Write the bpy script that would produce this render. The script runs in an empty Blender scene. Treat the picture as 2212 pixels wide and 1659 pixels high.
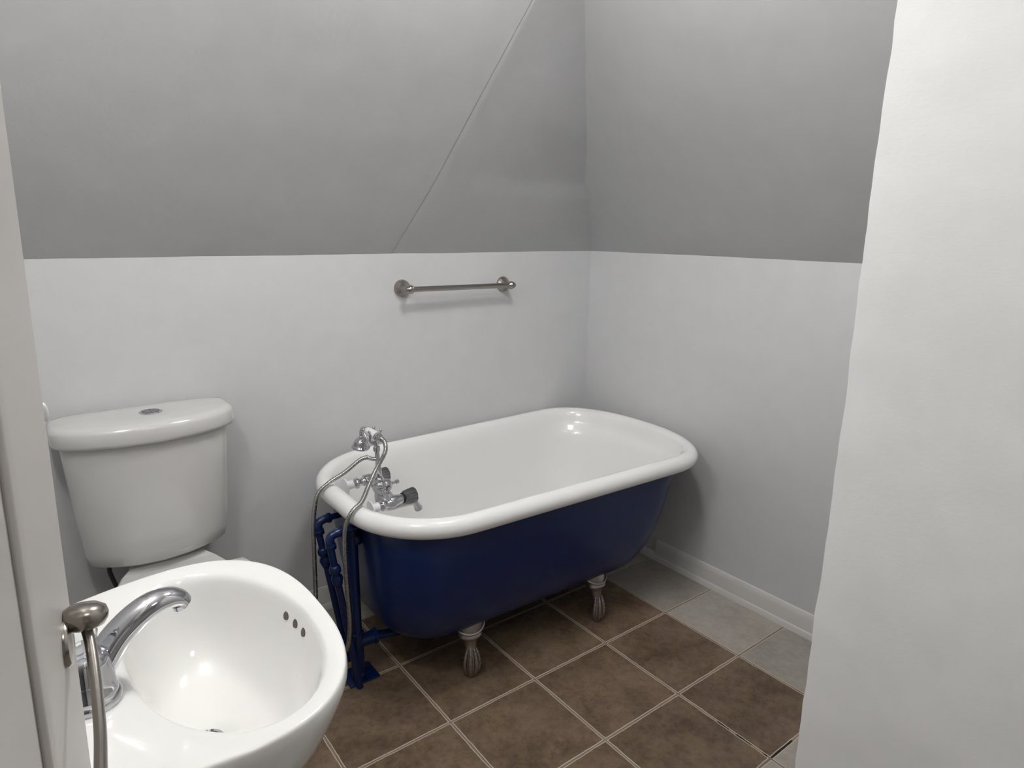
import bpy, bmesh, math, random
from mathutils import Vector, Matrix, noise
random.seed(4)
sc = bpy.context.scene
COL = sc.collection
PI = math.pi
V = Vector

# ------------------------------------------------------------------ materials
def new_mat(name):
    m = bpy.data.materials.new(name); m.use_nodes = True
    nt = m.node_tree; b = nt.nodes['Principled BSDF']
    return m, nt, b

def plain(name, col, rough=.5, metal=0., coat=0., ior=None):
    m, nt, b = new_mat(name)
    b.inputs['Base Color'].default_value = (*col, 1)
    b.inputs['Roughness'].default_value = rough
    b.inputs['Metallic'].default_value = metal
    b.inputs['Coat Weight'].default_value = coat
    b.inputs['Coat Roughness'].default_value = .08
    if ior: b.inputs['IOR'].default_value = ior
    return m

def nodes_of(nt):
    N = nt.nodes.new; L = nt.links.new
    return N, L

def noise_node(nt, scale, detail=3, coord=None, vscale=None, rough=.5):
    N, L = nodes_of(nt)
    t = N('ShaderNodeTexNoise'); t.inputs['Scale'].default_value = scale
    t.inputs['Detail'].default_value = detail; t.inputs['Roughness'].default_value = rough
    if coord is not None:
        if vscale:
            mp = N('ShaderNodeMapping'); mp.inputs['Scale'].default_value = vscale
            L(coord, mp.inputs['Vector']); L(mp.outputs[0], t.inputs['Vector'])
        else: L(coord, t.inputs['Vector'])
    return t.outputs['Fac']

def math_node(nt, op, a, b=None, c=None):
    n = nt.nodes.new('ShaderNodeMath'); n.operation = op
    for i, v in enumerate((a, b, c)):
        if v is None: continue
        if isinstance(v, (int, float)): n.inputs[i].default_value = v
        else: nt.links.new(v, n.inputs[i])
    return n.outputs[0]

def mix_col(nt, fac, a, b):
    n = nt.nodes.new('ShaderNodeMix'); n.data_type = 'RGBA'
    if isinstance(fac, (int, float)): n.inputs[0].default_value = fac
    else: nt.links.new(fac, n.inputs[0])
    for i, v in ((6, a), (7, b)):
        if isinstance(v, tuple): n.inputs[i].default_value = (*v, 1)
        else: nt.links.new(v, n.inputs[i])
    return n.outputs[2]

def plaster(name, col, bump=.25, rough=.45, stripes=.5):
    """painted plaster: soft dents, roller texture, brush streaks"""
    m, nt, b = new_mat(name); N, L = nodes_of(nt)
    tc = N('ShaderNodeTexCoord').outputs['Object']
    n1 = noise_node(nt, 3.2, 2, tc)
    n2 = noise_node(nt, 60, 4, tc, (1, 1, 5))
    n3 = noise_node(nt, 14, 5, tc, None, .55)
    s = math_node(nt, 'MULTIPLY', n1, 1.0)
    s = math_node(nt, 'MULTIPLY_ADD', n3, .22, s)
    s = math_node(nt, 'MULTIPLY_ADD', n2, .045 * stripes, s)
    # scattered raised specks
    vo = N('ShaderNodeTexVoronoi'); vo.inputs['Scale'].default_value = 4.3; L(tc, vo.inputs['Vector'])
    sp = math_node(nt, 'LESS_THAN', vo.outputs['Distance'], .035)
    s = math_node(nt, 'MULTIPLY_ADD', sp, .05, s)
    bp = N('ShaderNodeBump'); bp.inputs['Strength'].default_value = bump; bp.inputs['Distance'].default_value = .02
    L(s, bp.inputs['Height']); L(bp.outputs[0], b.inputs['Normal'])
    c2 = tuple(c * .94 for c in col)
    L(mix_col(nt, n3, c2, tuple(min(1, c * 1.04) for c in col)), b.inputs['Base Color'])
    b.inputs['Roughness'].default_value = rough
    b.inputs['Specular IOR Level'].default_value = .35
    return m

def enamel(name, col, rough=.16, bump=.03, coat=.3):
    m, nt, b = new_mat(name); N, L = nodes_of(nt)
    tc = N('ShaderNodeTexCoord').outputs['Object']
    n = noise_node(nt, 9, 2, tc)
    bp = N('ShaderNodeBump'); bp.inputs['Strength'].default_value = bump; bp.inputs['Distance'].default_value = .02
    L(n, bp.inputs['Height']); L(bp.outputs[0], b.inputs['Normal'])
    b.inputs['Base Color'].default_value = (*col, 1)
    b.inputs['Roughness'].default_value = rough
    b.inputs['Coat Weight'].default_value = coat
    b.inputs['Coat Roughness'].default_value = .06
    return m

def metal(name, col, rough, aniso=0., bump=0., bscale=60):
    m, nt, b = new_mat(name); N, L = nodes_of(nt)
    b.inputs['Base Color'].default_value = (*col, 1)
    b.inputs['Metallic'].default_value = 1
    b.inputs['Roughness'].default_value = rough
    tc = N('ShaderNodeTexCoord').outputs['Object']
    n = noise_node(nt, bscale, 3, tc)
    if bump:
        bp = N('ShaderNodeBump'); bp.inputs['Strength'].default_value = bump; bp.inputs['Distance'].default_value = .002
        L(n, bp.inputs['Height']); L(bp.outputs[0], b.inputs['Normal'])
    r = math_node(nt, 'MULTIPLY_ADD', n, rough * .5, rough * .75)
    L(r, b.inputs['Roughness'])
    return m

TILE = .305; PHX = -.8937; PHY = -.7542
def tile_material():
    m, nt, b = new_mat('floor_tiles'); N, L = nodes_of(nt)
    tc = N('ShaderNodeTexCoord').outputs['Object']
    sx = N('ShaderNodeSeparateXYZ'); L(tc, sx.inputs[0])
    wob = noise_node(nt, 26, 5, tc)
    wob2 = noise_node(nt, 90, 3, tc)
    def axis(out, ph):
        u = math_node(nt, 'DIVIDE', math_node(nt, 'SUBTRACT', out, ph), TILE)
        idx = math_node(nt, 'FLOOR', u)
        fr = math_node(nt, 'SUBTRACT', u, idx)
        d = math_node(nt, 'MINIMUM', fr, math_node(nt, 'SUBTRACT', 1.0, fr))
        return idx, math_node(nt, 'MULTIPLY', d, TILE)
    ix, dx = axis(sx.outputs[0], PHX)
    iy, dy = axis(sx.outputs[1], PHY)
    d = math_node(nt, 'MINIMUM', dx, dy)
    dw = math_node(nt, 'MULTIPLY_ADD', math_node(nt, 'SUBTRACT', wob, .5), .0045, d)
    dw = math_node(nt, 'MULTIPLY_ADD', math_node(nt, 'SUBTRACT', wob2, .5), .0015, dw)
    # per tile random
    cmb = N('ShaderNodeCombineXYZ'); L(ix, cmb.inputs[0]); L(iy, cmb.inputs[1])
    wn = N('ShaderNodeTexWhiteNoise'); wn.noise_dimensions = '2D'; L(cmb.outputs[0], wn.inputs['Vector'])
    # offset the cloud pattern per tile
    va = N('ShaderNodeVectorMath'); va.operation = 'MULTIPLY_ADD'
    L(wn.outputs['Color'], va.inputs[0]); va.inputs[1].default_value = (9, 9, 9); L(tc, va.inputs[2])
    c1 = noise_node(nt, 7, 8, va.outputs[0], None, .68)
    c2 = noise_node(nt, 45, 7, va.outputs[0], None, .75)
    c3 = noise_node(nt, 16, 4, va.outputs[0])
    k = math_node(nt, 'ADD', math_node(nt, 'MULTIPLY', c1, .6), math_node(nt, 'MULTIPLY', c2, .4))
    mr = N('ShaderNodeMapRange'); L(k, mr.inputs[0]); mr.inputs[1].default_value = .40; mr.inputs[2].default_value = .62
    brown = mix_col(nt, mr.outputs[0], (.100, .064, .041), (.225, .160, .110))
    ochre = N('ShaderNodeMapRange'); L(c3, ochre.inputs[0]); ochre.inputs[1].default_value = .48; ochre.inputs[2].default_value = .72; ochre.inputs[4].default_value = .55
    brown = mix_col(nt, ochre.outputs[0], brown, (.205, .152, .078))
    grey = mix_col(nt, mr.outputs[0], (.315, .285, .25), (.42, .39, .345))
    # border of grey tiles round the brown field
    gm = math_node(nt, 'GREATER_THAN', ix, 1.5)
    gm = math_node(nt, 'MAXIMUM', gm, math_node(nt, 'GREATER_THAN', iy, 1.5))
    gm = math_node(nt, 'MAXIMUM', gm, math_node(nt, 'LESS_THAN', iy, -2.5 + .0))
    base = mix_col(nt, gm, brown, grey)
    br = math_node(nt, 'MULTIPLY_ADD', wn.outputs['Value'], .22, .88)
    hs = N('ShaderNodeHueSaturation'); L(base, hs.inputs['Color']); L(br, hs.inputs['Value'])
    # fine dark veins
    vein = noise_node(nt, 5.0, 9, va.outputs[0], None, .62)
    vv = math_node(nt, 'ABSOLUTE', math_node(nt, 'SUBTRACT', vein, .5))
    vm = math_node(nt, 'MULTIPLY', math_node(nt, 'LESS_THAN', vv, .005), math_node(nt, 'GREATER_THAN', c3, .53))
    body = mix_col(nt, math_node(nt, 'MULTIPLY', vm, math_node(nt, 'MULTIPLY_ADD', gm, -.42, .5)), hs.outputs[0], (.06, .040, .028))
    # edges: light chamfer rims and a duller joint
    rim = math_node(nt, 'LESS_THAN', dw, .0052)
    joint = math_node(nt, 'LESS_THAN', dw, .0028)
    jc = mix_col(nt, noise_node(nt, 12, 3, tc), (.175, .140, .105), (.30, .255, .205))
    col = mix_col(nt, rim, body, (.58, .495, .395))
    col = mix_col(nt, joint, col, jc)
    # worn black gaps
    gap = noise_node(nt, 17, 3, tc)
    def within(out, c, h): return math_node(nt, 'LESS_THAN', math_node(nt, 'ABSOLUTE', math_node(nt, 'SUBTRACT', out, c)), h)
    g1 = math_node(nt, 'MULTIPLY', within(sx.outputs[0], PHX + TILE, .006), within(sx.outputs[1], -1.27, .085))
    g2 = math_node(nt, 'MULTIPLY', within(sx.outputs[1], PHY - 2 * TILE, .006), within(sx.outputs[0], -.535, .05))
    gp = math_node(nt, 'MULTIPLY', math_node(nt, 'MAXIMUM', g1, g2), math_node(nt, 'GREATER_THAN', gap, .47))
    gp = math_node(nt, 'MULTIPLY', gp, math_node(nt, 'LESS_THAN', dw, .0026))
    col = mix_col(nt, gp, col, (.012, .009, .007))
    L(col, b.inputs['Base Color'])
    h = N('ShaderNodeMapRange'); L(dw, h.inputs[0]); h.inputs[1].default_value = .001; h.inputs[2].default_value = .006
    hh = math_node(nt, 'MULTIPLY_ADD', k, .25, h.outputs[0])
    bp = N('ShaderNodeBump'); bp.inputs['Strength'].default_value = .55; bp.inputs['Distance'].default_value = .002
    L(hh, bp.inputs['Height']); L(bp.outputs[0], b.inputs['Normal'])
    b.inputs['Roughness'].default_value = .5
    b.inputs['Specular IOR Level'].default_value = .35
    return m

def hose_material():
    """spiral-wound chrome hose: ridges are in the mesh; this is the metal"""
    return metal('hose_metal', (.42, .41, .39), .26)

M = dict(
    wall=plaster('grey_wall_paint', (.64, .643, .65)),
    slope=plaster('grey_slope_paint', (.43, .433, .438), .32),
    white_wall=plaster('white_wall_paint', (.845, .845, .845), .34, .5, .3),
    ceil=plaster('ceiling_paint', (.78, .78, .77)),
    trim=enamel('white_trim_paint', (.66, .65, .63), .35, .05, 0),
    door=enamel('door_paint', (.56, .54, .51), .45, .05, 0),
    floor=tile_material(),
    enamel=enamel('white_tub_enamel', (.88, .876, .865), .2, .05),
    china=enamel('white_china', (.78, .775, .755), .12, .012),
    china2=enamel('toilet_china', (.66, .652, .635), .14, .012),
    blue=enamel('navy_paint', (.0012, .0145, .090), .3, .10, 0),
    bluepipe=enamel('blue_pipe_paint', (.0025, .015, .072), .26, .05, 0),
    chrome=metal('chrome', (.54, .54, .56), .05),
    facet=metal('smoky_chrome_plastic', (.24, .24, .25), .2),
    nickel=metal('brushed_nickel', (.36, .33, .30), .24, bump=0, bscale=9),
    pewter=metal('pewter', (.42, .40, .385), .32, bump=.3, bscale=120),
    hose=hose_material(),
    rubber=plain('black_rubber', (.01, .01, .01), .6),
    darkline=plain('dark_hose', (.03, .03, .032), .5),
    hole=plain('hole_shade', (.11, .092, .075), .7),  # flat dark tone painted in for the shade inside uncut openings
    washer=plain('white_plastic', (.80, .80, .82), .35),
    acrylic=None,
)
mm, nt, b = new_mat('clear_acrylic')
b.inputs['Base Color'].default_value = (.93, .96, .96, 1); b.inputs['Roughness'].default_value = .03
b.inputs['Transmission Weight'].default_value = .95; b.inputs['IOR'].default_value = 1.49
M['acrylic'] = mm
def emit_mat(name, col, s):
    m, nt, b = new_mat(name)
    b.inputs['Base Color'].default_value = (.8, .8, .8, 1)
    b.inputs['Emission Color'].default_value = (*col, 1); b.inputs['Emission Strength'].default_value = s
    return m

# ------------------------------------------------------------------ mesh helpers
def smooth(bm, ang=None):
    for f in bm.faces: f.smooth = True
    if ang is not None:
        for e in bm.edges:
            if len(e.link_faces) == 2 and e.calc_face_angle(0) > ang: e.smooth = False

def link(name, bm, mat, parent=None, ang=.7, mods=()):
    bmesh.ops.remove_doubles(bm, verts=bm.verts, dist=1e-6)
    bmesh.ops.recalc_face_normals(bm, faces=bm.faces)
    smooth(bm, ang)
    if parent is not None:
        root = parent
        while root.parent is not None: root = root.parent
        off = V(root.location)
        for v in bm.verts: v.co -= off
    else:
        off = V((0, 0, 0))
    me = bpy.data.meshes.new(name); bm.to_mesh(me); bm.free()
    me.materials.append(mat)
    o = bpy.data.objects.new(name, me); COL.objects.link(o)
    if parent is not None: o.parent = parent
    for kind, kw in mods:
        md = o.modifiers.new(kind, kind)
        for k, v in kw.items(): setattr(md, k, v)
    return o

def tag(o, label=None, cat=None, group=None, kind=None):
    if label: o['label'] = label
    if cat: o['category'] = cat
    if group: o['group'] = group
    if kind: o['kind'] = kind
    return o

def thing(name, label, cat, loc):
    o = bpy.data.objects.new(name, None); COL.objects.link(o); o.location = loc
    o.empty_display_size = .05
    return tag(o, label, cat)

def struct(name, bm, mat, label=None, **k):
    return tag(link(name, bm, mat, **k), label, kind='structure')

def box(bm, x0, x1, y0, y1, z0, z1, bev=0):
    vs = [bm.verts.new((x, y, z)) for x in (x0, x1) for y in (y0, y1) for z in (z0, z1)]
    q = [(0, 1, 3, 2), (4, 6, 7, 5), (0, 4, 5, 1), (2, 3, 7, 6), (0, 2, 6, 4), (1, 5, 7, 3)]
    fs = [bm.faces.new([vs[i] for i in f]) for f in q]
    if bev:
        es = list({e for f in fs for e in f.edges})
        bmesh.ops.bevel(bm, geom=es, offset=bev, segments=3, profile=.5, affect='EDGES')

def basis(axis):
    a = V(axis).normalized()
    r = V((0, 0, 1)) if abs(a.z) < .9 else V((1, 0, 0))
    u = a.cross(r).normalized(); w = a.cross(u).normalized()
    return a, u, w

def lathe(bm, prof, origin, axis, n=32, sx=1, sy=1, cap=True, facet=None):
    """prof: list of (radius, distance along axis)"""
    a, u, w = basis(axis); o = V(origin); rings = []
    for r, t in prof:
        ring = []
        for i in range(n):
            th = 2 * PI * i / n
            rr = r * (1 + (facet * math.cos(th * (n // 4)) if facet else 0))
            ring.append(bm.verts.new(o + a * t + u * (rr * sx * math.cos(th)) + w * (rr * sy * math.sin(th))))
        rings.append(ring)
    for A, B in zip(rings, rings[1:]):
        for i in range(n):
            bm.faces.new((A[i], A[(i + 1) % n], B[(i + 1) % n], B[i]))
    if cap:
        for R_, flip in ((rings[0], 1), (rings[-1], 0)):
            bm.faces.new(R_ if not flip else R_[::-1])

def spline(pts, n=8):
    P = [V(p) for p in pts]; P = [P[0] * 2 - P[1]] + P + [P[-1] * 2 - P[-2]]
    out = []
    for i in range(1, len(P) - 2):
        for k in range(n):
            t = k / n
            a, b_, c, d = P[i - 1], P[i], P[i + 1], P[i + 2]
            out.append(.5 * ((2 * b_) + (-a + c) * t + (2 * a - 5 * b_ + 4 * c - d) * t * t + (-a + 3 * b_ - 3 * c + d) * t ** 3))
    out.append(P[-2]); return out

def resample(P, step):
    out = [P[0]]; acc = 0
    for a, b_ in zip(P, P[1:]):
        L_ = (b_ - a).length; t = step - acc
        while t <= L_:
            out.append(a.lerp(b_, t / L_)); t += step
        acc = (acc + L_) % step if L_ + acc >= step else acc + L_
    return out

def tube(bm, P, r, n=16, cap=True, sx=1, sy=1, up=None):
    """r: number or list; P: points"""
    P = [V(p) for p in P]; rings = []
    t0 = (P[1] - P[0]).normalized()
    u = (V(up) if up else (V((0, 0, 1)) if abs(t0.z) < .9 else V((1, 0, 0))))
    u = (u - t0 * u.dot(t0)).normalized()
    for i, p in enumerate(P):
        t = ((P[i + 1] - p) if i == 0 else (p - P[i - 1]) if i == len(P) - 1 else (P[i + 1] - P[i - 1])).normalized()
        u = (u - t * u.dot(t)).normalized(); w = t.cross(u)
        rr = r[i] if isinstance(r, (list, tuple)) else r
        rings.append([bm.verts.new(p + u * (rr * sx * math.cos(2 * PI * k / n)) + w * (rr * sy * math.sin(2 * PI * k / n))) for k in range(n)])
    for A, B in zip(rings, rings[1:]):
        for i in range(n): bm.faces.new((A[i], A[(i + 1) % n], B[(i + 1) % n], B[i]))
    if cap: bm.faces.new(rings[0][::-1]); bm.faces.new(rings[-1])

def loft(bm, rings, cap0=True, cap1=True):
    R = [[bm.verts.new(p) for p in r] for r in rings]; n = len(R[0])
    for A, B in zip(R, R[1:]):
        for i in range(n): bm.faces.new((A[i], A[(i + 1) % n], B[(i + 1) % n], B[i]))
    if cap0: bm.faces.new(R[0][::-1])
    if cap1: bm.faces.new(R[-1])
    return R

def ball(bm, c, r, s=(1, 1, 1), u=20, v=14):
    g = bmesh.ops.create_uvsphere(bm, u_segments=u, v_segments=v, radius=r)
    for x in g['verts']: x.co = V((x.co.x * s[0] + c[0], x.co.y * s[1] + c[1], x.co.z * s[2] + c[2]))

def prism(bm, prof, path0, path1, nrm):
    """extrude a 2D profile (out, up) from path0 to path1; nrm = outward direction"""
    nrm = V(nrm); A = []; B = []
    for o, h in prof:
        A.append(bm.verts.new(V(path0) + nrm * o + V((0, 0, h)))); B.append(bm.verts.new(V(path1) + nrm * o + V((0, 0, h))))
    n = len(prof)
    for i in range(n): bm.faces.new((A[i], A[(i + 1) % n], B[(i + 1) % n], B[i]))
    bm.faces.new(A[::-1]); bm.faces.new(B)

def nz(p, s, seed=0): return noise.noise(V(p) * s + V((seed, seed * 1.7, 3.1)))

# ------------------------------------------------------------------ the room
HK = 1.262          # top of the knee walls
K = 1.43            # rise over run of the slopes
HC = 2.32           # flat ceiling
XL = -2.2           # left wall
YN = -1.668         # wall on the near side of the tub alcove
XP = -1.10          # face of the passage wall on the right
YR = -4.3          # end of the passage behind the viewer
YS = -(HC - HK) / K; XS = -(HC - HK) / K

bm = bmesh.new(); box(bm, XL - .05, .05, YR - .05, .05, -.06, 0)
struct('floor', bm, M['floor'], 'floor of square brown ceramic tiles with a border of grey tiles')

def panel(name, mat, fn, nu, nv, thick_dir, label, th=.06):
    """gently uneven plaster sheet: fn(u,v)->point; closed at the back"""
    bm = bmesh.new(); td = V(thick_dir) * th
    G = [[bm.verts.new(fn(i / nu, j / nv)) for j in range(nv + 1)] for i in range(nu + 1)]
    H = [[bm.verts.new(V(fn(i / nu, j / nv)) + td) for j in range(nv + 1)] for i in range(nu + 1)]
    for i in range(nu):
        for j in range(nv):
            bm.faces.new((G[i][j], G[i + 1][j], G[i + 1][j + 1], G[i][j + 1]))
            bm.faces.new((H[i][j], H[i][j + 1], H[i + 1][j + 1], H[i + 1][j]))
    for i in range(nu):
        bm.faces.new((G[i][0], H[i][0], H[i + 1][0], G[i + 1][0])); bm.faces.new((G[i][nv], G[i + 1][nv], H[i + 1][nv], H[i][nv]))
    for j in range(nv):
        bm.faces.new((G[0][j], G[0][j + 1], H[0][j + 1], H[0][j])); bm.faces.new((G[nu][j], H[nu][j], H[nu][j + 1], G[nu][j + 1]))
    return struct(name, bm, mat, label, ang=.5)

# the line where knee wall and slope meet wavers a little
def hk(t, seed): return HK + .0022 * nz((t * 3.1, 0, 0), 1, seed) + .0012 * nz((t * 11, 0, 0), 1, seed)
def back_knee(u, v):
    x = XL + (0 - XL) * u; z = (hk(x, 1) if v == 1 else HK * v)
    bulge = .0035 * nz((x, 0, z), 1.6, 2) - (.003 if x > -.698 else 0)
    return (x, bulge * min(1, v * 6) * min(1, -x * 8) if v < 1 else 0, z)
panel('wall_back', M['wall'], back_knee, 90, 24, (0, 1, 0), 'pale grey knee wall behind the toilet and tub, below the slope')
def right_knee(u, v):
    y = YN + (0 - YN) * u; z = (hk(y, 5) if v == 1 else HK * v)
    return (.0035 * nz((0, y, z), 1.6, 8) * min(1, v * 6) * min(1, -y * 8) if v < 1 else 0, y, z)
panel('wall_right', M['wall'], right_knee, 60, 24, (1, 0, 0), 'pale grey knee wall at the round end of the tub, below the slope')

# valley between the two slopes and the crease in the back slope (z -> point)
VAL = [(-.000, -.000, HK), (-.146, -.124, 1.469), (-.182, -.143, 1.520), (-.297, -.267, 1.685), (-.462, -.419, 1.920), (-.534, -.488, 2.023), (-.742, -.680, HC)]
CRE = [(-.956, -.001, HK), (-.878, -.157, 1.487), (-.821, -.310, 1.705), (-.780, -.417, 1.858), (-.746, -.501, 1.978), (-.650, -.740, HC)]
def along(path, z):
    for a, b_ in zip(path, path[1:]):
        if z <= b_[2] or b_ is path[-1]:
            t = (z - a[2]) / (b_[2] - a[2]); return V(a).lerp(V(b_), t)
def slope_back(u, v):
    z = HK + (HC - HK) * v; c = along(CRE, z)
    x = XL + (c.x - XL) * u
    y = -(z - HK) / K
    k = min(1, v * 8) * min(1, (1 - u) * 12)
    y += .006 * nz((x, y, z), 2.0, 3) * k + .0015 * nz((x, y, z), 9, 6) * k
    if v == 0: z = hk(x, 1)
    return (x, y, z)
panel('wall_back_slope', M['slope'], slope_back, 60, 40, (0, .8, .55), 'grey sloping ceiling above the toilet, left of the crease')
def slope_crease(u, v):
    z = HK + (HC - HK) * v; c = V((along(CRE, z).x, -(z - HK) / K, z)); d = along(VAL, z)
    p = c.lerp(d, u); k = min(1, v * 8) * min(1, (1 - u) * 6) * min(1, u * 6)
    p.y += .004 * nz(p, 2.4, 9) * k
    if v == 0: p.z = hk(p.x, 1)
    if u == 1 and v > 0: p.x += .0035 * nz(p, 14, 4)
    if u == 0: p.y += .0033
    return p
panel('wall_corner_slope', M['slope'], slope_crease, 34, 60, (0, .8, .55), 'grey sloping ceiling between the diagonal crease and the corner')
def slope_right(u, v):
    z = HK + (HC - HK) * v; d = along(VAL, z)
    y = YN + (d.y - YN) * u; x = -(z - HK) / K
    k = min(1, v * 8) * min(1, (1 - u) * 6)
    x += .006 * nz((x, y, z), 2.0, 13) * k
    if v == 0: z = hk(y, 5)
    p = V((x, y, z))
    if u == 1: p = V((d.x, d.y, z)); p.x += .0035 * nz(V((d.x, d.y, z)), 14, 4) * (v > 0)
    return p
panel('wall_right_slope', M['slope'], slope_right, 50, 60, (.8, 0, .55), 'grey sloping ceiling above the round end of the tub')

bm = bmesh.new(); box(bm, XL - .05, XL, YR, .0, 0, HC)
struct('wall_left', bm, M['wall'], 'grey wall behind the sink, mostly hidden by the door')
bm = bmesh.new(); box(bm, XL, XP, YR - .05, YR, 0, HC)
struct('wall_rear', bm, M['white_wall'])
bm = bmesh.new(); box(bm, XL - .05, .05, YR - .05, 0, HC, HC + .05)
struct('ceiling', bm, M['ceil'])
bm = bmesh.new(); box(bm, XP + .1, 0, YN - .1, YN - .002, 0, HC)
struct('wall_front', bm, M['wall'])
# passage wall: lumpy white plaster with a ragged far corner
def passage(u, v):
    z = HC * v; y = YR + (YN - YR) * u
    e = .0022 * nz((0, 0, z), 6, 21) + .0016 * nz((0, 0, z), 28, 22)
    x = XP + .004 * nz((0, y, z), 2.3, 17) + .0008 * nz((0, y, z), 17, 18)
    if u == 1: y += e
    # soft rounded corner
    t = max(0, (u - .965) / .035)
    x += .004 * t ** 3
    return (x, y, z)
panel('wall_passage', M['white_wall'], passage, 90, 150, (1, 0, 0), 'white plaster wall end close on the right', .1)

# baseboards with a quarter-round shoe
BB = [(0, 0), (.011, 0), (.011, .066), (.008, .078), (.004, .086), (0, .088)]
SH = [(0, 0), (.018, 0), (.0175, .010), (.014, .020), (.008, .027), (0, .030)]
bm = bmesh.new(); prism(bm, BB, (0, -.467, 0), (0, YN, 0), (-1, 0, 0))
struct('baseboard_right', bm, M['trim'], 'white baseboard at the foot of the right wall, cut short beside the tub', ang=.3)
bm = bmesh.new(); prism(bm, SH, (0 - .0, -.0, 0), (0, YN, 0), (-1, 0, 0))
struct('trim_1', bm, M['trim'], 'white quarter-round strip along the foot of the right wall', ang=.3)
bm = bmesh.new(); prism(bm, BB, (XL, 0, 0), (0, 0, 0), (0, -1, 0))
struct('baseboard_back', bm, M['trim'], 'white baseboard at the foot of the back wall', ang=.3)
bm = bmesh.new(); prism(bm, SH, (XL, 0, 0), (-.0, 0, 0), (0, -1, 0))
struct('trim_2', bm, M['trim'], 'white quarter-round strip along the foot of the back wall', ang=.3)

# ------------------------------------------------------------------ door and its lever
E = V((-2.012, -1.5)); HG = V((-2.097, -2.16)); dd = (HG - E).normalized(); nn = V((-dd.y, dd.x))   # nn points to the room side (+x)
if nn.x < 0: nn = -nn
def dpt(s, o, z): p = E + dd * s + nn * o; return V((p.x + .022 * (z - 1.13), p.y, z))   # hangs a little out of plumb
Ld = (HG - E).length
door = tag(bpy.data.objects.new('door_1', None), 'pale painted door standing open at the left edge', kind='structure'); COL.objects.link(door)
door.location = dpt(Ld, -.02, 0)
def dbox(bm, s0, s1, o0, o1, z0, z1, bev=0):
    vs = [bm.verts.new(dpt(s, o, z)) for s in (s0, s1) for o in (o0, o1) for z in (z0, z1)]
    fs = [bm.faces.new([vs[i] for i in f]) for f in [(0, 1, 3, 2), (4, 6, 7, 5), (0, 4, 5, 1), (2, 3, 7, 6), (0, 2, 6, 4), (1, 5, 7, 3)]]
    if bev:
        bmesh.ops.bevel(bm, geom=list({e for f in fs for e in f.edges}), offset=bev, segments=4, profile=.5, affect='EDGES')
bm = bmesh.new(); dbox(bm, 0, Ld, -.036, 0, .008, 2.03, .0045)
link('door_leaf', bm, M['door'], door)
for z0, z1 in ((.25, .88), (1.02, 1.88)):
    bm = bmesh.new()
    a, c = .175, Ld - .12
    for s0, s1, y0, y1 in ((a, a + .022, z0, z1), (c - .022, c, z0, z1), (a, c, z0, z0 + .022), (a, c, z1 - .022, z1)):
        dbox(bm, s0, s1, -.001, .0045, y0, y1, .003)
    dbox(bm, a + .04, c - .04, -.001, .003, z0 + .04, z1 - .04, .0025)
    link('door_panel', bm, M['door'], door)
# latch plate and bolt in the door edge
bm = bmesh.new(); dbox(bm, -.0012, .001, -.029, -.007, 1.00, 1.07, .0005)
link('latch_plate', bm, M['nickel'], door)
bm = bmesh.new(); ball(bm, dpt(-.003, -.004, 1.036), .0045); link('latch_bolt', bm, M['trim'], door)
bm = bmesh.new(); ball(bm, dpt(.0005, -.0005, 1.211), .0030, (1, 1, 2.6)); link('door_bumper', bm, M['washer'], door)
hs = .047; face = V((nn.x, nn.y, 0))
lever = bpy.data.objects.new('door_handle', None); COL.objects.link(lever); lever.parent = door
bm = bmesh.new()
hc = dpt(.055, 0, 1.046)
lathe(bm, [(.0185, 0), (.0185, .0020), (.0170, .0038), (.0090, .0050), (.007, .0055)], hc, face, 40)
link('rosette', bm, M['nickel'], lever)
bm = bmesh.new()
c0 = V((-2.0068, -1.549, 1.0580))
lathe(bm, [(.0005, -.0085), (.008, -.008), (.0132, -.0055), (.0158, -.001), (.0162, .003), (.0145, .0078), (.0095, .0110), (.0005, .0120)], c0, V((.10, .25, .95)), 40, cap=False)
lathe(bm, [(.0075, 0), (.0075, .02)], dpt(hs, .001, 1.058), face, 24)
ap = spline([c0 + V((0, -.002, -.004)), (-2.0058, -1.570, 1.0455), (-2.0070, -1.605, 1.036), (-2.0095, -1.65, 1.0305), (-2.0130, -1.69, 1.0305), (-2.0140, -1.715, 1.030)], 10)
tube(bm, ap, [.0039 - .0002 * i / len(ap) for i in range(len(ap))], 20)
o = link('lever_arm', bm, M['nickel'], lever); 
# frame the door hangs from
bm = bmesh.new(); box(bm, XL, -2.112, -2.27, -2.172, 0, 2.1, .003); struct('trim_3', bm, M['trim'])

# ------------------------------------------------------------------ towel bar
tb = thing('towel_bar', 'brushed nickel towel bar fixed to the back wall above the tub', 'towel bar', (-.697, 0, 1.14))
TZ0, TZ1 = 1.1415, 1.1385
for x, z in ((-.918, TZ0), (-.477, TZ1)):
    bm = bmesh.new()
    lathe(bm, [(.0305, -.004), (.0305, .003), (.0285, .006), (.0295, .008), (.0275, .012), (.024, .015), (.0165, .028), (.011, .038), (.0085, .045), (.0085, .06), (.004, .0605)], (x, 0, z), (0, -1, 0), 40)
    link('rosette', bm, M['nickel'], tb)
for x, z, s in ((-.918, TZ0, -1), (-.477, TZ1, 1)):
    bm = bmesh.new(); ball(bm, (x, -.062, z), .0150, (1.0, 1, 1), 24, 16)
    lathe(bm, [(.013, 0), (.0152, .005), (.0128, .0095), (.0098, .015)], (x, -.062, z), (-s, 0, 0), 28)
    lathe(bm, [(.013, 0), (.0105, .013), (.007, .017), (.0005, .0185)], (x, -.062, z), (s, 0, 0), 28)
    link('end_ball', bm, M['nickel'], tb)
bm = bmesh.new(); tube(bm, [(-.905, -.062, TZ0), (-.49, -.062, TZ1)], .0096, 28)
link('rail', bm, M['nickel'], tb)

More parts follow.
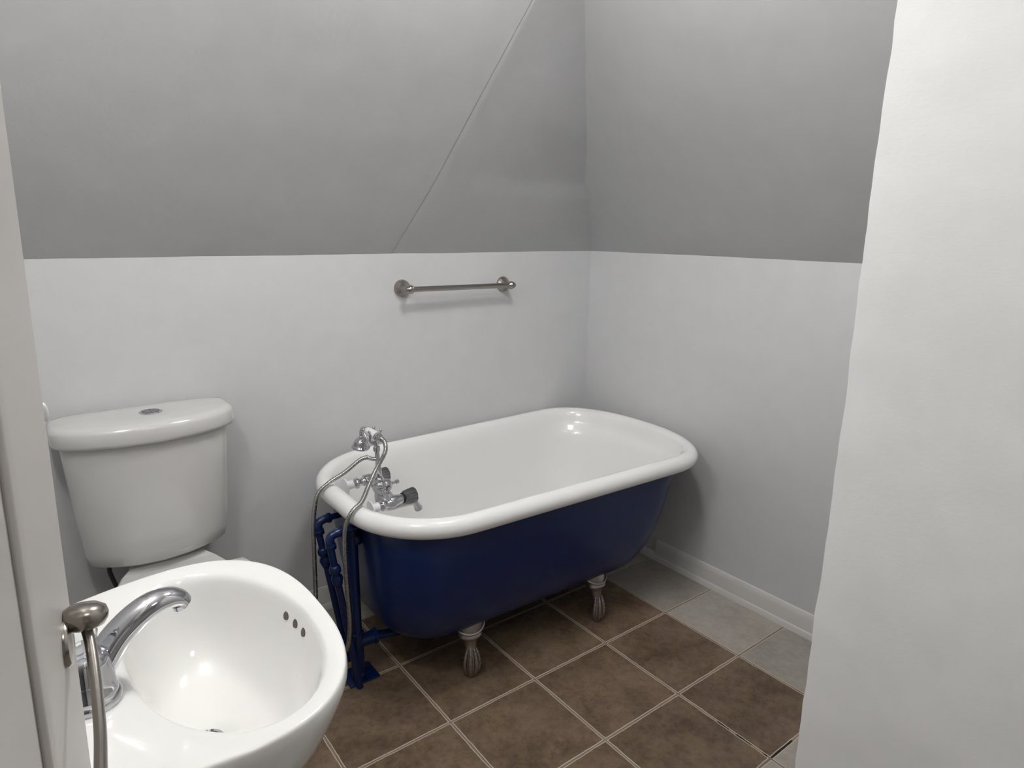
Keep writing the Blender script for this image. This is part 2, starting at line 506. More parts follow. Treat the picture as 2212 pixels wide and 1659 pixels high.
# ------------------------------------------------------------------ bathtub
TC = V((-.6997, -.3976)); TH = -.0026
def plan(uL, uR, w, rl, rr, tp=.038, ex=.9, ez=1.0):
    """outline of the tub in plan, 96 points; flat foot end on the left, round end on the right"""
    P = []; wr = w * (1 + tp); wl = w * (1 - tp)
    for i in range(25):
        a = -PI / 2 + PI * i / 24; c, s = math.cos(a), math.sin(a)
        P.append((uR - rr + rr * abs(c) ** ex, wr * math.copysign(abs(s) ** ex, s)))
    for i in range(1, 13):
        t = i / 13; P.append((uR - rr + (uL + rl - (uR - rr)) * t, wr + (wl - wr) * t))
    for i in range(13):
        a = PI / 2 + PI / 2 * i / 12; P.append((uL + rl + rl * math.cos(a), wl - rl + rl * math.sin(a)))
    for i in range(1, 6):
        t = i / 6; P.append((uL, (wl - rl) * (1 - 2 * t)))
    for i in range(13):
        a = PI + PI / 2 * i / 12; P.append((uL + rl + rl * math.cos(a), -wl + rl + rl * math.sin(a)))
    for i in range(1, 13):
        t = i / 13; P.append((uL + rl + (uR - rr - uL - rl) * t, -(wl + (wr - wl) * t)))
    return P
CT, ST = math.cos(TH), math.sin(TH)
def ring(z, *a, **k): return [V((TC.x + u * CT - v * ST, TC.y + u * ST + v * CT, z)) for u, v in plan(*a, **k)]
UL, UR, W, RL, RR = -.6392, .6392, .3491, .2502, .2216
def rimring(off, z): return ring(z, UL - off, UR + off, W + off, RL + off, RR + off)
tub = thing('clawfoot_bathtub', 'white clawfoot bathtub with a navy outside standing in the corner', 'bathtub', (TC.x, TC.y, 0))
# navy outer shell
LV = [(.572, -.612, .600, .322, .19, .20), (.50, -.607, .588, .318, .175, .215), (.42, -.603, .572, .312, .17, .22), (.34, -.598, .552, .303, .165, .22),
      (.27, -.590, .526, .289, .165, .22), (.22, -.578, .500, .272, .165, .22), (.185, -.562, .470, .252, .16, .21), (.162, -.538, .438, .226, .15, .20), (.147, -.505, .400, .190, .13, .18),
      (.138, -.455, .345, .140, .11, .14), (.133, -.38, .26, .08, .07, .08), (.132, -.2, .1, .02, .015, .015)]
bm = bmesh.new(); loft(bm, [rimring(-.024, .560), rimring(-.030, .545)] + [ring(z, a, c, w, rl, rr) for z, a, c, w, rl, rr in LV[1:]], cap0=False)
link('outer_shell', bm, M['blue'], tub, 3, mods=[('SUBSURF', dict(levels=1, render_levels=1))])
# enamel basin with rolled rim
R0 = []
for k in range(0, 15):
    a = -.62 * PI + (1.62 * PI) * k / 14 * .93
    R0.append(rimring(.029 * math.cos(a), .572 + .029 * math.sin(a)))
ins = .012
inner = [(.555, -.598 + .0, .600, .318, .20, .21), (.52, -.585, .588, .309, .18, .215)]
for z, a, c, w, rl, rr in LV[1:]:
    inner.append((z - (.0 if z > .3 else 0) + (.018 if z < .2 else .006), a + .034, c - ins, w - ins, rl - .02, rr - .0))
inner = sorted(inner, key=lambda t: -t[0])
inner = [t for t in inner if t[0] < .53]
R0 += [rimring(-.0335, .566), rimring(-.038, .545)] + [ring(z, a, c, w, max(rl, .01), max(rr, .01)) for z, a, c, w, rl, rr in inner]
bm = bmesh.new(); loft(bm, R0, cap0=False)
link('enamel_basin', bm, M['enamel'], tub, 3, mods=[('SUBSURF', dict(levels=1, render_levels=1))])
# drain grate on the basin floor
bm = bmesh.new(); lathe(bm, [(.024, 0), (.024, .003), (.02, .004), (.005, .002)], (-1.17, -.40, .156), (0, 0, 1), 24)
link('drain', bm, M['chrome'], tub)
# claw feet
def claw(x, y, out):
    """ball and claw foot on the floor at (x, y) facing out"""
    f = V((out[0], out[1], 0)).normalized(); s = V((-f.y, f.x, 0)); b0 = V((x, y, 0))
    def P(a, c, z): return b0 + f * a + s * c + V((0, 0, z))
    bm = bmesh.new()
    # bracket, collar and ankle, ring by ring: (back/forward centre, half depth, half width, height)
    L_ = [(-.030, .038, .046, .192), (-.026, .038, .046, .176), (-.019, .034, .041, .161), (-.012, .029, .035, .150), (-.010, .028, .034, .146), (-.010, .031, .037, .143), (-.010, .031, .037, .137), (-.010, .027, .033, .133),
          (-.010, .023, .026, .127), (-.009, .0205, .0205, .112), (-.007, .0185, .0180, .098), (-.003, .0180, .0175, .084), (.000, .0195, .0190, .070), (.000, .0215, .0215, .056), (.000, .0225, .0228, .042),
          (.000, .0215, .0220, .029), (.000, .0185, .0190, .017), (.000, .014, .0145, .006), (.000, .010, .010, .0)]
    loft(bm, [[P(c + d * math.cos(2 * PI * k / 24), w * math.sin(2 * PI * k / 24), z) for k in range(24)] for c, d, w, z in L_])
    for a in (-1.2, -.40, .40, 1.2):      # the toes
        pts = []
        for t, r, z in ((0, .014, .098), (.2, .0180, .084), (.4, .0215, .068), (.6, .0240, .051), (.8, .0235, .035), (.95, .0200, .020), (1, .016, .012)):
            pts.append(P(r * math.cos(a) , r * math.sin(a) * 1.02, z))
        pts = spline(pts, 4); n = len(pts)
        tube(bm, pts, [.0030 + .0038 * math.sin(PI * min(1, i / n * 1.05)) + .0008 * math.sin(i * 1.9) for i in range(n)], 10)
    # shell-shaped lip of the bracket
    lp = [P(-.026 + .043 * math.cos(t), .048 * math.sin(t), .178 - .026 * math.cos(t)) for t in [(-1.35 + 2.7 * i / 14) for i in range(15)]]
    tube(bm, lp, .0045, 8)
    return bm
for x, y, ox, oy in ((-1.041, -.622, -.28, -1), (-.520, -.640, .05, -1), (-1.041, -.175, -.28, 1), (-.520, -.160, .05, 1)):
    o = link('claw_foot', claw(x, y, (ox, oy)), M['pewter'], tub, 1.2)
    o['label'] = 'pewter ball and claw foot'

# ------------------------------------------------------------------ tub faucet with hand shower
tf = thing('tub_faucet', 'chrome tub filler with hand shower mounted inside the foot end of the bathtub', 'tub faucet', (-1.25, -.36, .52))
Y1, Y2, YM = -.270, -.451, -.360
bm = bmesh.new()
for y, z in ((Y1, .566), (Y2, .556)):      # union nuts with short elbows
    lathe(bm, [(.009, -.03), (.009, .0), (.0165, .0005), (.0178, .004), (.0165, .010), (.0125, .013), (.0115, .022), (.0145, .026), (.0165, .034), (.0150, .044)], (-1.242, y, z), (1, 0, .04), 28)
# cross body between the valves
lathe(bm, [(.0112, 0), (.0112, .03), (.0135, .034), (.0135, .045), (.0112, .049), (.0150, .062), (.0185, .075), (.0200, .090), (.0185, .105), (.0150, .118), (.0112, .131), (.0135, .135), (.0135, .146), (.0112, .150), (.0112, .181)],
      (-1.2, Y1, .572), (0, -1, -.04), 28)
ball(bm, (-1.2, YM, .578), .0225, (1.0, 1.0, 1.0), 24, 18)
link('mixer_body', bm, M['chrome'], tf, 1.0)
for y, z, s in ((Y1, .570, 0), (Y2, .561, 0)):
    bm = bmesh.new()
    lathe(bm, [(.0165, 0), (.0172, .004), (.0165, .022), (.0152, .024), (.0152, .030), (.0142, .031), (.0142, .040), (.010, .041), (.010, .045)], (-1.212, y, z), (1, 0, .05), 32)
    v_ = link('valve', bm, M['chrome'], tf, .8)
    bm = bmesh.new()
    n = 32; o0 = V((-1.1685, y, z + .002)); ax = V((1, 0, .05)).normalized(); a_, u_, w_ = basis(ax); rings = []
    for r, t in ((.0160, 0), (.0195, .002), (.0215, .008), (.0240, .030), (.0235, .038), (.0175, .0415)):
        rings.append([o0 + a_ * t + (u_ * math.cos(2 * PI * i / n) + w_ * math.sin(2 * PI * i / n)) * r * (1 - (.10 if i % 4 == 0 else 0)) for i in range(n)])
    loft(bm, rings)
    link('knob', bm, M['facet'], v_, .4)
    bm = bmesh.new(); lathe(bm, [(.0165, 0), (.0165, .0028)], (-1.1722, y, z + .002), (1, 0, .05), 24); link('knob_seal', bm, M['rubber'], v_)
# mounting washers against the enamel
for y, z in ((Y1, .566), (Y2, .556)):
    bm = bmesh.new(); lathe(bm, [(.0260, 0), (.0260, .004)], (-1.2760, y, z - .004), (1, 0, .04), 32)
    bm2 = bm; lathe(bm, [(.0135, .003), (.0135, .026)], (-1.2760, y, z - .001), (1, 0, .04), 24)
    link('washer', bm, M['washer'], tf)['label'] = 'white plastic washer'
bm = bmesh.new()     # dome, stem and button of the diverter
lathe(bm, [(.0190, 0), (.0200, .006), (.0200, .016), (.0170, .022), (.0110, .027), (.0040, .029), (.0040, .042), (.0065, .044), (.0068, .051), (.0050, .0535)], (-1.190, YM, .576), (1, 0, .06), 28)
link('diverter', bm, M['chrome'], tf, .8)
bm = bmesh.new()     # spout
sp = spline([(-1.202, YM, .572), (-1.204, YM, .540), (-1.196, YM, .514), (-1.168, YM, .502), (-1.120, YM, .501), (-1.088, YM, .497), (-1.074, YM, .482), (-1.068, YM, .468)], 8)
tube(bm, sp, [.0150 - .0042 * min(1, i / len(sp) * 1.4) + (.0025 if i > len(sp) - 6 else 0) for i in range(len(sp))], 24)
link('spout', bm, M['chrome'], tf, 1.2)
bm = bmesh.new()     # riser, collar and hose outlet
lathe(bm, [(.0125, -.006), (.0150, 0), (.0158, .005), (.0150, .010), (.0118, .013), (.0098, .018), (.0090, .05), (.0072, .085), (.0072, .098), (.0105, .100), (.0105, .112), (.0060, .116), (.0060, .128)], (-1.2015, YM, .594), (-.045, 0, 1), 28)
tube(bm, spline([(-1.209, YM, .668), (-1.218, YM + .005, .668), (-1.228, YM + .012, .671)], 6), .0062, 16)
link('riser', bm, M['chrome'], tf, .8)
bm = bmesh.new()     # fork cradle that holds the handset
for s in (-1, 1):
    tube(bm, spline([(-1.207, YM, .716), (-1.207 + s * .014, YM + .004, .720), (-1.207 + s * .017, YM + .006, .732), (-1.207 + s * .016, YM + .006, .745), (-1.207 + s * .019, YM + .006, .753)], 6), .0034, 12)
    ball(bm, (-1.207 + s * .019, YM + .006, .754), .0048)
    tube(bm, spline([(-1.207, YM + .01, .716), (-1.207 + s * .014, YM + .030, .724), (-1.207 + s * .016, YM + .044, .738), (-1.207 + s * .017, YM + .050, .750)], 6), .0032, 12)
    ball(bm, (-1.207 + s * .017, YM + .050, .751), .0046)
link('cradle', bm, M['chrome'], tf, 1.2)
# handset: neck, porcelain grip, bell rose
H0 = V((-1.212, YM + .068, .745)); H1 = V((-1.204, YM - .034, .7385)); hd = (H1 - H0).normalized()
bm = bmesh.new()
lathe(bm, [(.0058, 0), (.0098, .002), (.0102, .010), (.0088, .012)], H0 + hd * .003, hd, 28)
hsf = bmesh.new(); lathe(hsf, [(.0120, .072), (.0128, .075), (.0128, .090), (.0105, .094), (.0085, .098), (.0085, .104)], H0, hd, 28)
tube(bm, spline([H0 + hd * .006, H0 - hd * .006 + V((0, 0, .001)), H0 - hd * .018 - V((0, 0, .006)), H0 - hd * .023 - V((0, 0, .020)), H0 - hd * .022 - V((0, 0, .030))], 8), .0060, 18)
hsb = link('handset_neck', bm, M['chrome'], tf, .9); link('handset_ferrule', hsf, M['chrome'], tf, .9)
bm = bmesh.new(); lathe(bm, [(.0085, .012), (.0115, .016), (.0128, .030), (.0132, .045), (.0128, .060), (.0118, .074)], H0, hd, 28)
link('handset_grip', bm, M['washer'], tf, 1.2)['label'] = 'white porcelain grip of the hand shower'
bm = bmesh.new(); bt = H0 - hd * .022 - V((0, 0, .026))
lathe(bm, [(.0055, 0), (.0085, .003), (.0085, .007), (.0140, .010), (.0205, .017), (.0238, .027), (.0248, .035), (.0285, .0375), (.0290, .041), (.0275, .0435), (.002, .0430)], bt, (-.06, .10, -1), 36)
link('shower_rose', bm, M['chrome'], tf, .9)
# metal hose, wound ridges
he = H0 + hd * .104
HP = [he, he + V((.001, -.016, -.008)), he + V((-.006, -.026, -.034)), (-1.243, -.422, .655), (-1.285, -.462, .630), (-1.330, -.515, .6135), (-1.364, -.530, .600), (-1.384, -.528, .560), (-1.388, -.522, .48),
      (-1.386, -.520, .36), (-1.384, -.520, .25), (-1.396, -.510, .17), (-1.430, -.460, .115), (-1.440, -.385, .140), (-1.415, -.340, .25), (-1.406, -.326, .38), (-1.400, -.323, .50),
      (-1.385, -.325, .580), (-1.350, -.330, .6135), (-1.300, -.332, .636), (-1.255, -.338, .666), (-1.236, -.344, .673), (-1.226, -.347, .671)]
hp = resample(spline(HP, 14), .0013)
bm = bmesh.new(); tube(bm, hp, [.0062 + (.0007 if i % 3 == 0 else (-.0006 if i % 3 == 2 else .0002)) for i in range(len(hp))], 12)
link('hose', bm, M['hose'], tf, 3)

# ------------------------------------------------------------------ blue pipes at the foot of the tub
def supply(y, zt, xe, x0, bz, label):
    t = thing('supply_pipe', label, 'pipe', (x0, y, 0)); t['group'] = None; del t['group']
    top = V((xe, y, zt - .03)); bot = V((x0, y, 0)); d = (bot - top).normalized(); Lp = (bot - top).length
    bm = bmesh.new(); tube(bm, [top, bot], .0100, 20)
    link('pipe', bm, M['bluepipe'], t)
    bm = bmesh.new()     # elbow and horizontal arm running through under the rim
    tube(bm, spline([(xe + .006, y, zt - .040), (xe, y, zt - .018), (xe + .004, y, zt - .003), (xe + .018, y, zt + .003), (xe + .036, y, zt + .004)], 6), .0125, 20)
    lathe(bm, [(.0125, 0), (.0150, .001), (.0150, .010), (.0125, .012)], (xe + .028, y, zt + .004), (1, 0, .02), 24)
    lathe(bm, [(.0125, 0), (.0152, .001), (.0152, .010), (.0115, .013)], V((xe + .001, y, zt - .026)), d, 24)
    tube(bm, [(xe + .03, y, zt + .004), (-1.3085, y, zt + .005)], .0092, 18)
    link('elbow', bm, M['bluepipe'], t, 1.0)
    bm = bmesh.new(); p0 = top + d * (zt - .03 - bz)
    lathe(bm, [(.0105, -.004), (.0140, 0), (.0168, .008), (.0160, .018), (.0115, .024), (.0115, .028), (.0160, .034), (.0170, .042), (.0145, .052), (.0130, .060), (.0100, .064)], p0, d, 28)
    link('coupling', bm, M['bluepipe'], t, 1.2)
supply(-.330, .500, -1.390, -1.318, .410, 'slim navy supply pipe at the foot of the bathtub, nearer the back wall')
supply(-.470, .516, -1.409, -1.342, .420, 'slim navy supply pipe at the foot of the bathtub, nearer the thick waste pipe')

wp = thing('waste_pipe', 'thick navy waste and overflow pipe standing on a square foot beside the tub', 'pipe', (-1.329, -.432, 0))
WX, WY = -1.329, -.432
bm = bmesh.new(); tube(bm, [(WX, WY, .15), (WX, WY, .492)], .0165, 28); link('pipe', bm, M['bluepipe'], wp)
bm = bmesh.new()
tube(bm, [(WX, WY, .468), (WX + .030, WY, .468)], .0165, 24); lathe(bm, [(.0195, 0), (.0215, .002), (.0215, .02), (.0195, .022)], (WX + .001, WY, .468), (1, 0, 0), 24)
lathe(bm, [(.0185, -.012), (.021, -.01), (.021, .01), (.0185, .012)], (WX, WY, .494), (0, 0, 1), 24)
wc = bmesh.new(); lathe(wc, [(.0165, 0), (.0215, .003), (.0215, .009), (.0165, .012)], (WX, WY, .152), (0, 0, 1), 24); link('pipe_collar', wc, M['bluepipe'], wp, .9)
link('overflow_elbow', bm, M['bluepipe'], wp, .9)
bm = bmesh.new()
tube(bm, [(WX, WY, .03), (WX, WY, .160)], .0200, 28)
tube(bm, [(WX - .01, WY, .128), (WX + .062, WY, .128)], .0200, 28); lathe(bm, [(.0215, 0), (.0245, .002), (.0245, .010), (.0215, .012), (.0150, .014)], (WX + .052, WY, .128), (1, 0, 0), 28)
tube(bm, spline([(WX + .06, WY, .128), (WX + .10, WY, .118), (WX + .14, WY, .113), (WX + .165, WY, .120), (WX + .17, WY, .145)], 8), .0140, 20)
link('tee', bm, M['bluepipe'], wp, .9)
bm = bmesh.new()
for i in range(4): lathe(bm, [(.0185, 0), (.0205, .003), (.0185, .006)], (WX, WY, .014 + i * .0065), (0, 0, 1), 24)
tube(bm, [(WX, WY, 0.004), (WX, WY, .05)], .0180, 24); link('threaded_nipple', bm, M['bluepipe'], wp)
bm = bmesh.new(); box(bm, -1.368, -1.271, -.462, -.375, 0, .006, .0015); link('base_plate', bm, M['bluepipe'], wp)

# ------------------------------------------------------------------ toilet
tl = thing('toilet', 'white toilet with a dual flush tank against the back wall', 'toilet', (-1.765, -.3, 0))
TX = -1.765
def dring(xc, w, yb, yf, z, bulge, n=64, rc=.03, yc=0):
    """D-shaped outline: flat back at yb, bowed front reaching yf"""
    P = []
    for i in range(n):
        t = 2 * PI * i / n; c, s = math.cos(t), math.sin(t)
        ex = .42
        x = math.copysign(abs(c) ** ex, c); y = math.copysign(abs(s) ** ex, s)
        ym = (yb + yf + bulge) / 2; hy = (yb - (yf + bulge)) / 2
        yy = ym + hy * y
        if y < 0: yy -= bulge * (1 - x * x) * (-y)
        P.append(V((xc + w * x, yy, z)))
    return P
bm = bmesh.new()
TXT = TX - .011
TK = [(.425, .128, -.045, -.150), (.430, .154, -.034, -.172), (.443, .176, -.028, -.186), (.475, .184, -.025, -.192), (.52, .187, -.022, -.198), (.60, .193, -.020, -.206), (.70, .199, -.018, -.214), (.775, .204, -.016, -.220), (.80, .205, -.016, -.222)]
loft(bm, [dring(TXT, w, yb, yf, z, .045) for z, w, yb, yf in TK])
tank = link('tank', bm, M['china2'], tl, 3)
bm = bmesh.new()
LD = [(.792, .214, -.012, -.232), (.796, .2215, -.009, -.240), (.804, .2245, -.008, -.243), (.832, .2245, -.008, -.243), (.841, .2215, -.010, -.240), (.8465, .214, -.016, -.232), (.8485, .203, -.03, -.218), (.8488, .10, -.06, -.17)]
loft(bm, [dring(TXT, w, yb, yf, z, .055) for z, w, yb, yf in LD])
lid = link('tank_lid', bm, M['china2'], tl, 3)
bm = bmesh.new(); BXY = (TX + .004, -.115, .8485)
lathe(bm, [(.0285, -.004), (.0285, .0015), (.027, .003), (.0225, .003), (.0225, .0015)], BXY, (0, 0, 1), 40)
fb = link('flush_ring', bm, M['chrome'], lid, .6)
for s in (-1, 1):
    bm = bmesh.new(); pts = []
    for i in range(17):
        a = -PI / 2 + PI * i / 16 ; pts.append((s * (.0011 + .0200 * math.cos(a)), .0205 * math.sin(a)))
    A = [bm.verts.new((BXY[0] + x, BXY[1] + y, .8488)) for x, y in pts]; B = [bm.verts.new((BXY[0] + x * .97, BXY[1] + y * .97, .8522)) for x, y in pts]
    for i in range(17): bm.faces.new((A[i], A[(i + 1) % 17], B[(i + 1) % 17], B[i]))
    bm.faces.new(A[::-1]); bm.faces.new(B)
    link('flush_button', bm, M['facet'], lid, .5)
# bowl with the shelf that carries the tank
def oring(xc, yc, a, b_, z, n=48, e=.8, back=None):
    P = []
    for i in range(n):
        t = 2 * PI * i / n; c, s = math.cos(t), math.sin(t)
        x = a * math.copysign(abs(c) ** e, c); y = b_ * math.copysign(abs(s) ** e, s)
        if back is not None and yc + y > back: y = back - yc
        P.append(V((xc + x, yc + y, z)))
    return P
bm = bmesh.new()
loft(bm, [oring(TX, -.33, .105, .24, 0), oring(TX, -.33, .110, .25, .02), oring(TX, -.33, .095, .225, .06), oring(TX, -.34, .10, .22, .16), oring(TX, -.38, .14, .24, .27), oring(TX, -.42, .175, .245, .35), oring(TX, -.42, .185, .25, .385), oring(TX, -.42, .182, .247, .395)])
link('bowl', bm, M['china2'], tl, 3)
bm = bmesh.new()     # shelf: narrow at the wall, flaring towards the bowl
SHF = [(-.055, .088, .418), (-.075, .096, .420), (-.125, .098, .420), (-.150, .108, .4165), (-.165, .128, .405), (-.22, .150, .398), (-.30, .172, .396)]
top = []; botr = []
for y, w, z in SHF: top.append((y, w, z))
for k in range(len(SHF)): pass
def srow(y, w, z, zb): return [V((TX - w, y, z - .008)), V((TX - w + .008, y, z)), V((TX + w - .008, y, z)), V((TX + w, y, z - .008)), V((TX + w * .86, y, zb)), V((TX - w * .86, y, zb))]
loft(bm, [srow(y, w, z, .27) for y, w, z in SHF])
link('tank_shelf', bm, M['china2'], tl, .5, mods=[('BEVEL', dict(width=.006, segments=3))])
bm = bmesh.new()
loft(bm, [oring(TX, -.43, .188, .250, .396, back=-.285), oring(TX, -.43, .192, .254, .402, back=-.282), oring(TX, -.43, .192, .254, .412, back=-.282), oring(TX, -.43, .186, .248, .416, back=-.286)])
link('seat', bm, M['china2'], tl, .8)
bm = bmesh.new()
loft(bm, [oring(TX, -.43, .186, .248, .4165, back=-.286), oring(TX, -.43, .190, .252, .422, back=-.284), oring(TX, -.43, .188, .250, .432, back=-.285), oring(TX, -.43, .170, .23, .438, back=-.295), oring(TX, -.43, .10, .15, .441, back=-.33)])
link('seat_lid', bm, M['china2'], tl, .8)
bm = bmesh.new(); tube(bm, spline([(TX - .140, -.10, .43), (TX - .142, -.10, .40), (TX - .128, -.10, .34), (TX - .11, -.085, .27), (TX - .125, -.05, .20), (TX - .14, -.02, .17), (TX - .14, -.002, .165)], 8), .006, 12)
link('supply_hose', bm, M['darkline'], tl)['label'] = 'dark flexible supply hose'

# ------------------------------------------------------------------ pedestal sink
SY = -1.271
sk = thing('pedestal_sink', 'white oval pedestal sink in the left foreground', 'sink', (-1.95, SY, 0))
NS = 96
def outer(sc_=1., z=.83, dx=0., front=0.):
    P = []; cx = -1.892
    for i in range(NS):
        t = 2 * PI * i / NS; c, s = math.cos(t), math.sin(t)
        if c >= 0:
            x = (.166 + front) * abs(c) ** .76; y = .226 * math.copysign(abs(s) ** .76, s)
            p = (cx + x * sc_, SY + y * sc_)
        else:   # narrows towards the wall, square at the back
            u = abs(c) ** .75; x = -.307 * u
            w = .226 - .10 * u ** 1.5
            k = 1 if abs(s) > .28 else abs(s) / .28
            p = (max(cx + x, XL + .001), SY + w * sc_ * math.copysign(1, s) * (k if abs(s) <= .28 else 1))
            if s == 0: p = (p[0], SY)
        P.append(V((p[0] + dx, p[1], z)))
    return P
def bowlr(k, z, ax=.108, ay=.192, cx=-1.862, cy=SY, rot=.11):
    P = []
    for i in range(NS):
        t = 2 * PI * i / NS; c, s = math.cos(t), math.sin(t)
        a = ax * k * c; b_ = ay * k * s
        P.append(V((cx + a * math.cos(rot) - b_ * math.sin(rot), cy + a * math.sin(rot) + b_ * math.cos(rot), z)))
    return P
def mixr(A, B, t, z=None):
    R_ = [a.lerp(b_, t) for a, b_ in zip(A, B)]
    if z is not None:
        for p in R_: p.z = z
    return R_
O = outer(1.0); I = bowlr(1.0, .83)
def und(sc_, z, bx=0):
    """underside rings draw in towards the pedestal"""
    T = outer(1.0, z); c = V((-1.97, SY, z))
    return [V((max(XL + .001, c.x + (p.x - c.x) * sc_), c.y + (p.y - c.y) * sc_, z)) for p in T]
rings = [und(.28, .640), und(.45, .646), und(.62, .665), und(.77, .702), und(.895, .750), und(.965, .790), und(1.0, .815), und(.998, .824), mixr(O, I, .05, .830), mixr(O, I, .14, .8325), mixr(O, I, .42, .8318), mixr(O, I, .72, .8300), mixr(O, I, .88, .8282), mixr(O, I, .96, .8255),
         bowlr(.982, .8205), bowlr(.955, .808), bowlr(.925, .790), bowlr(.875, .762), bowlr(.80, .735), bowlr(.68, .710, cx=-1.868), bowlr(.50, .696, cx=-1.876), bowlr(.30, .686, .125, cx=-1.884), bowlr(.13, .682, .17, .17, cx=-1.890)]
bm = bmesh.new(); loft(bm, rings)
basin = link('basin', bm, M['china'], sk, 3, mods=[('SUBSURF', dict(levels=1, render_levels=2))])
bm = bmesh.new(); PX = -2.04
loft(bm, [oring(PX, SY, .115, .125, 0, e=.7), oring(PX, SY, .115, .125, .03, e=.7), oring(PX, SY, .095, .105, .07, e=.8), oring(PX, SY, .072, .085, .2, e=.9), oring(PX, SY, .068, .078, .45, e=.9), oring(PX, SY, .085, .095, .60, e=.9), oring(PX, SY, .10, .115, .665, e=.9)])
link('pedestal', bm, M['china'], sk, 3)
bm = bmesh.new(); lathe(bm, [(.020, 0), (.0205, .003), (.0185, .0045), (.0165, .003), (.0165, .0005)], (-1.890, SY, .6815), (0, 0, 1), 32)
dr = link('drain_ring', bm, M['chrome'], sk, .6)
bm = bmesh.new(); lathe(bm, [(.0158, 0), (.0158, .0012)], (-1.890, SY, .683), (0, 0, 1), 28); link('drain_hole', bm, M['hole'], sk)
# three overflow holes in the bowl front: uncut, dark discs painted as their shade
for i, yy in enumerate((-.027, 0, .027)):
    kk = .945; zz = .803; a0 = yy / (.192 * kk); ca = math.sqrt(1 - a0 * a0); rt = .11
    lx, ly = .108 * kk * ca, yy
    x = -1.862 + lx * math.cos(rt) - ly * math.sin(rt); y = lx * math.sin(rt) + ly * math.cos(rt)
    nx, ny = ca / .108, a0 / .192; q_ = math.hypot(nx, ny); nx, ny = nx / q_, ny / q_
    n_ = V((-(nx * math.cos(rt) - ny * math.sin(rt)), -(nx * math.sin(rt) + ny * math.cos(rt)), .40)).normalized()
    bm = bmesh.new(); lathe(bm, [(.0062, -.003), (.0062, .0011), (.0056, .0013)], (x + .0004, SY + y, zz), n_, 20, 1, 1)
    h = link('overflow_hole', bm, M['hole'], basin)

# ------------------------------------------------------------------ sink faucet
fx, fy = -2.008, -1.312
fc = thing('sink_faucet', 'chrome single lever faucet with a curved spout on the sink', 'faucet', (fx, fy, .831))
bm = bmesh.new()
lathe(bm, [(.0305, -.003), (.0310, .004), (.0295, .007), (.0280, .008), (.0280, .014), (.0262, .016), (.0262, .030), (.0248, .034), (.0240, .048), (.0215, .056), (.012, .061), (.001, .062)], (fx, fy, .831), (0, 0, 1), 48)
link('body', bm, M['chrome'], fc, .9)
bm = bmesh.new()
SPT = spline([(-2.006, -1.303, .850), (-1.990, -1.295, .868), (-1.974, -1.290, .886), (-1.953, -1.287, .902), (-1.933, -1.284, .9105), (-1.916, -1.281, .9105), (-1.904, -1.279, .905), (-1.899, -1.278, .898)], 10)
nS = len(SPT)
def sr(i):
    t = i / (nS - 1); return .0200 - .0095 * min(1, t * 1.1) + .0012 * math.sin(PI * t)
tube(bm, SPT, [sr(i) for i in range(nS)], 28, sx=.86, sy=1.12, up=(0, 0, 1))
link('spout', bm, M['chrome'], fc, 1.3)
bm = bmesh.new(); lathe(bm, [(.0085, 0), (.0088, .005), (.0070, .0055)], (-1.905, -1.279, .897), (.25, 0, -1), 24); link('aerator', bm, M['chrome'], fc, .7)
bm = bmesh.new(); lathe(bm, [(.008, 0), (.013, .004), (.019, .010), (.022, .020), (.021, .032), (.015, .040), (.001, .043)], (fx - .004, fy, .893), (-.1, -.05, 1), 12)
link('acrylic_knob', bm, M['acrylic'], fc, .3)['label'] = 'clear acrylic knob'

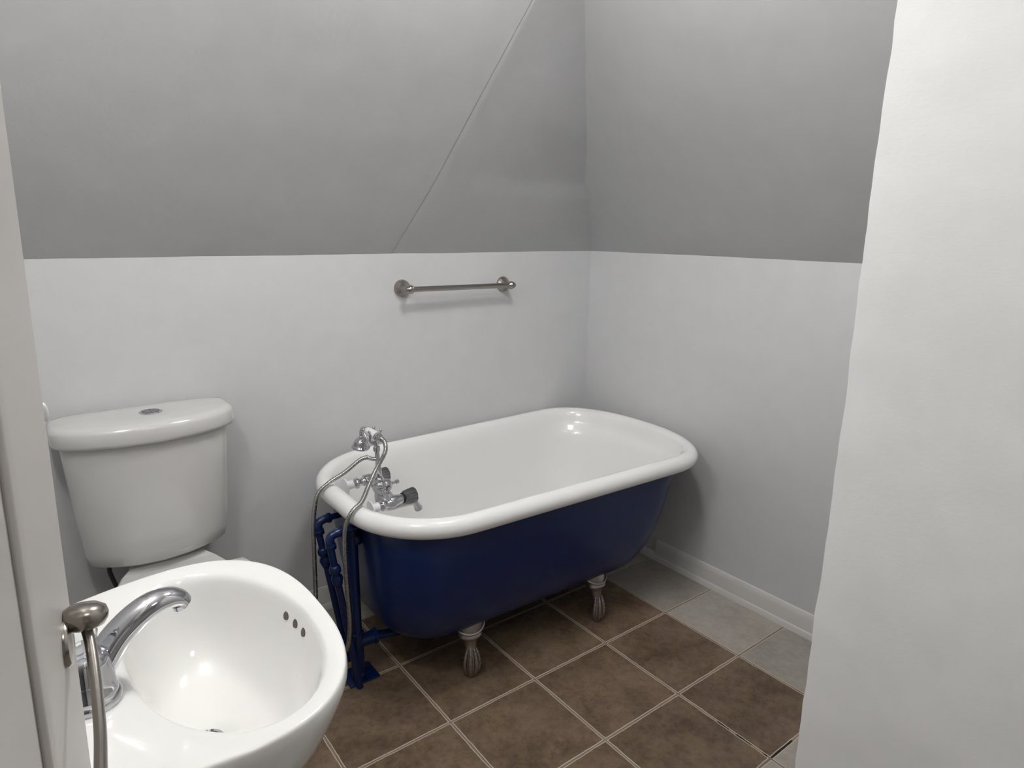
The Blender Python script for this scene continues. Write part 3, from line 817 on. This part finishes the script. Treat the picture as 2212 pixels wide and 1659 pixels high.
# ------------------------------------------------------------------ lights
vl = thing('vanity_light', 'two globe wall light above the sink', 'wall light', (-2.19, -1.24, 2.0))
bm = bmesh.new(); box(bm, XL, XL + .03, -1.42, -1.06, 1.96, 2.05, .005); link('backplate', bm, M['chrome'], vl)
for y in (-1.335, -1.145):
    bm = bmesh.new(); lathe(bm, [(.018, 0), (.024, .02), (.024, .045)], (XL + .028, y, 2.0), (1, 0, 0), 20); link('lamp_holder', bm, M['chrome'], vl)
    bm = bmesh.new(); ball(bm, (XL + .115, y, 1.995), .045, (1, 1, 1), 24, 16); link('globe_bulb', bm, emit_mat('bulb_glow', (1.0, .985, .965), 55), vl)
hl = thing('hall_fill_light', 'round fill light added at the passage ceiling, out of view', 'fill light', (-1.65, -2.4, HC))  # fill added behind the viewer, not a known lamp
bm = bmesh.new(); lathe(bm, [(.14, 0), (.14, .02), (.12, .045), (.001, .06)], (-1.65, -2.4, HC), (0, 0, -1), 32, cap=False); link('diffuser', bm, emit_mat('hall_fill_glow', (1.0, .98, .96), 8), hl)
cl = thing('bathroom_fill_light', 'round fill light added above the bathroom floor, out of view', 'fill light', (-1.08, -1.08, HC))  # fill added to lift tub and far walls, not a known lamp
bm = bmesh.new(); lathe(bm, [(.13, 0), (.13, .02), (.115, .045), (.001, .06)], (-1.08, -1.08, HC), (0, 0, -1), 32, cap=False); link('diffuser', bm, emit_mat('ceiling_fill_glow', (1.0, .985, .965), 29), cl)
w = bpy.data.worlds.new('world'); sc.world = w; w.use_nodes = True
w.node_tree.nodes['Background'].inputs[0].default_value = (.6, .62, .65, 1); w.node_tree.nodes['Background'].inputs[1].default_value = .3

# ------------------------------------------------------------------ camera
cam = bpy.data.cameras.new('camera'); co = bpy.data.objects.new('camera', cam); COL.objects.link(co); sc.camera = co
R_ = V((0.79773931, -0.60290854, 0.01064364)); U_ = V((0.13127899, 0.19087556, 0.97279615)); F_ = V((0.58853872, 0.77464044, -0.23141816))
m = Matrix(((R_.x, U_.x, -F_.x), (R_.y, U_.y, -F_.y), (R_.z, U_.z, -F_.z))).to_4x4()
m.translation = V((-2.01624559, -2.09854185, 1.35147633)); co.matrix_world = m
cam.sensor_width = 36; cam.sensor_fit = 'HORIZONTAL'; cam.lens = 1410.632 / 2212 * 36; cam.clip_start = .01

sc.view_settings.view_transform = 'Standard'; sc.view_settings.look = 'None'
sc.view_settings.gamma = 1; sc.view_settings.exposure = .95; sc.view_settings.use_curve_mapping = False
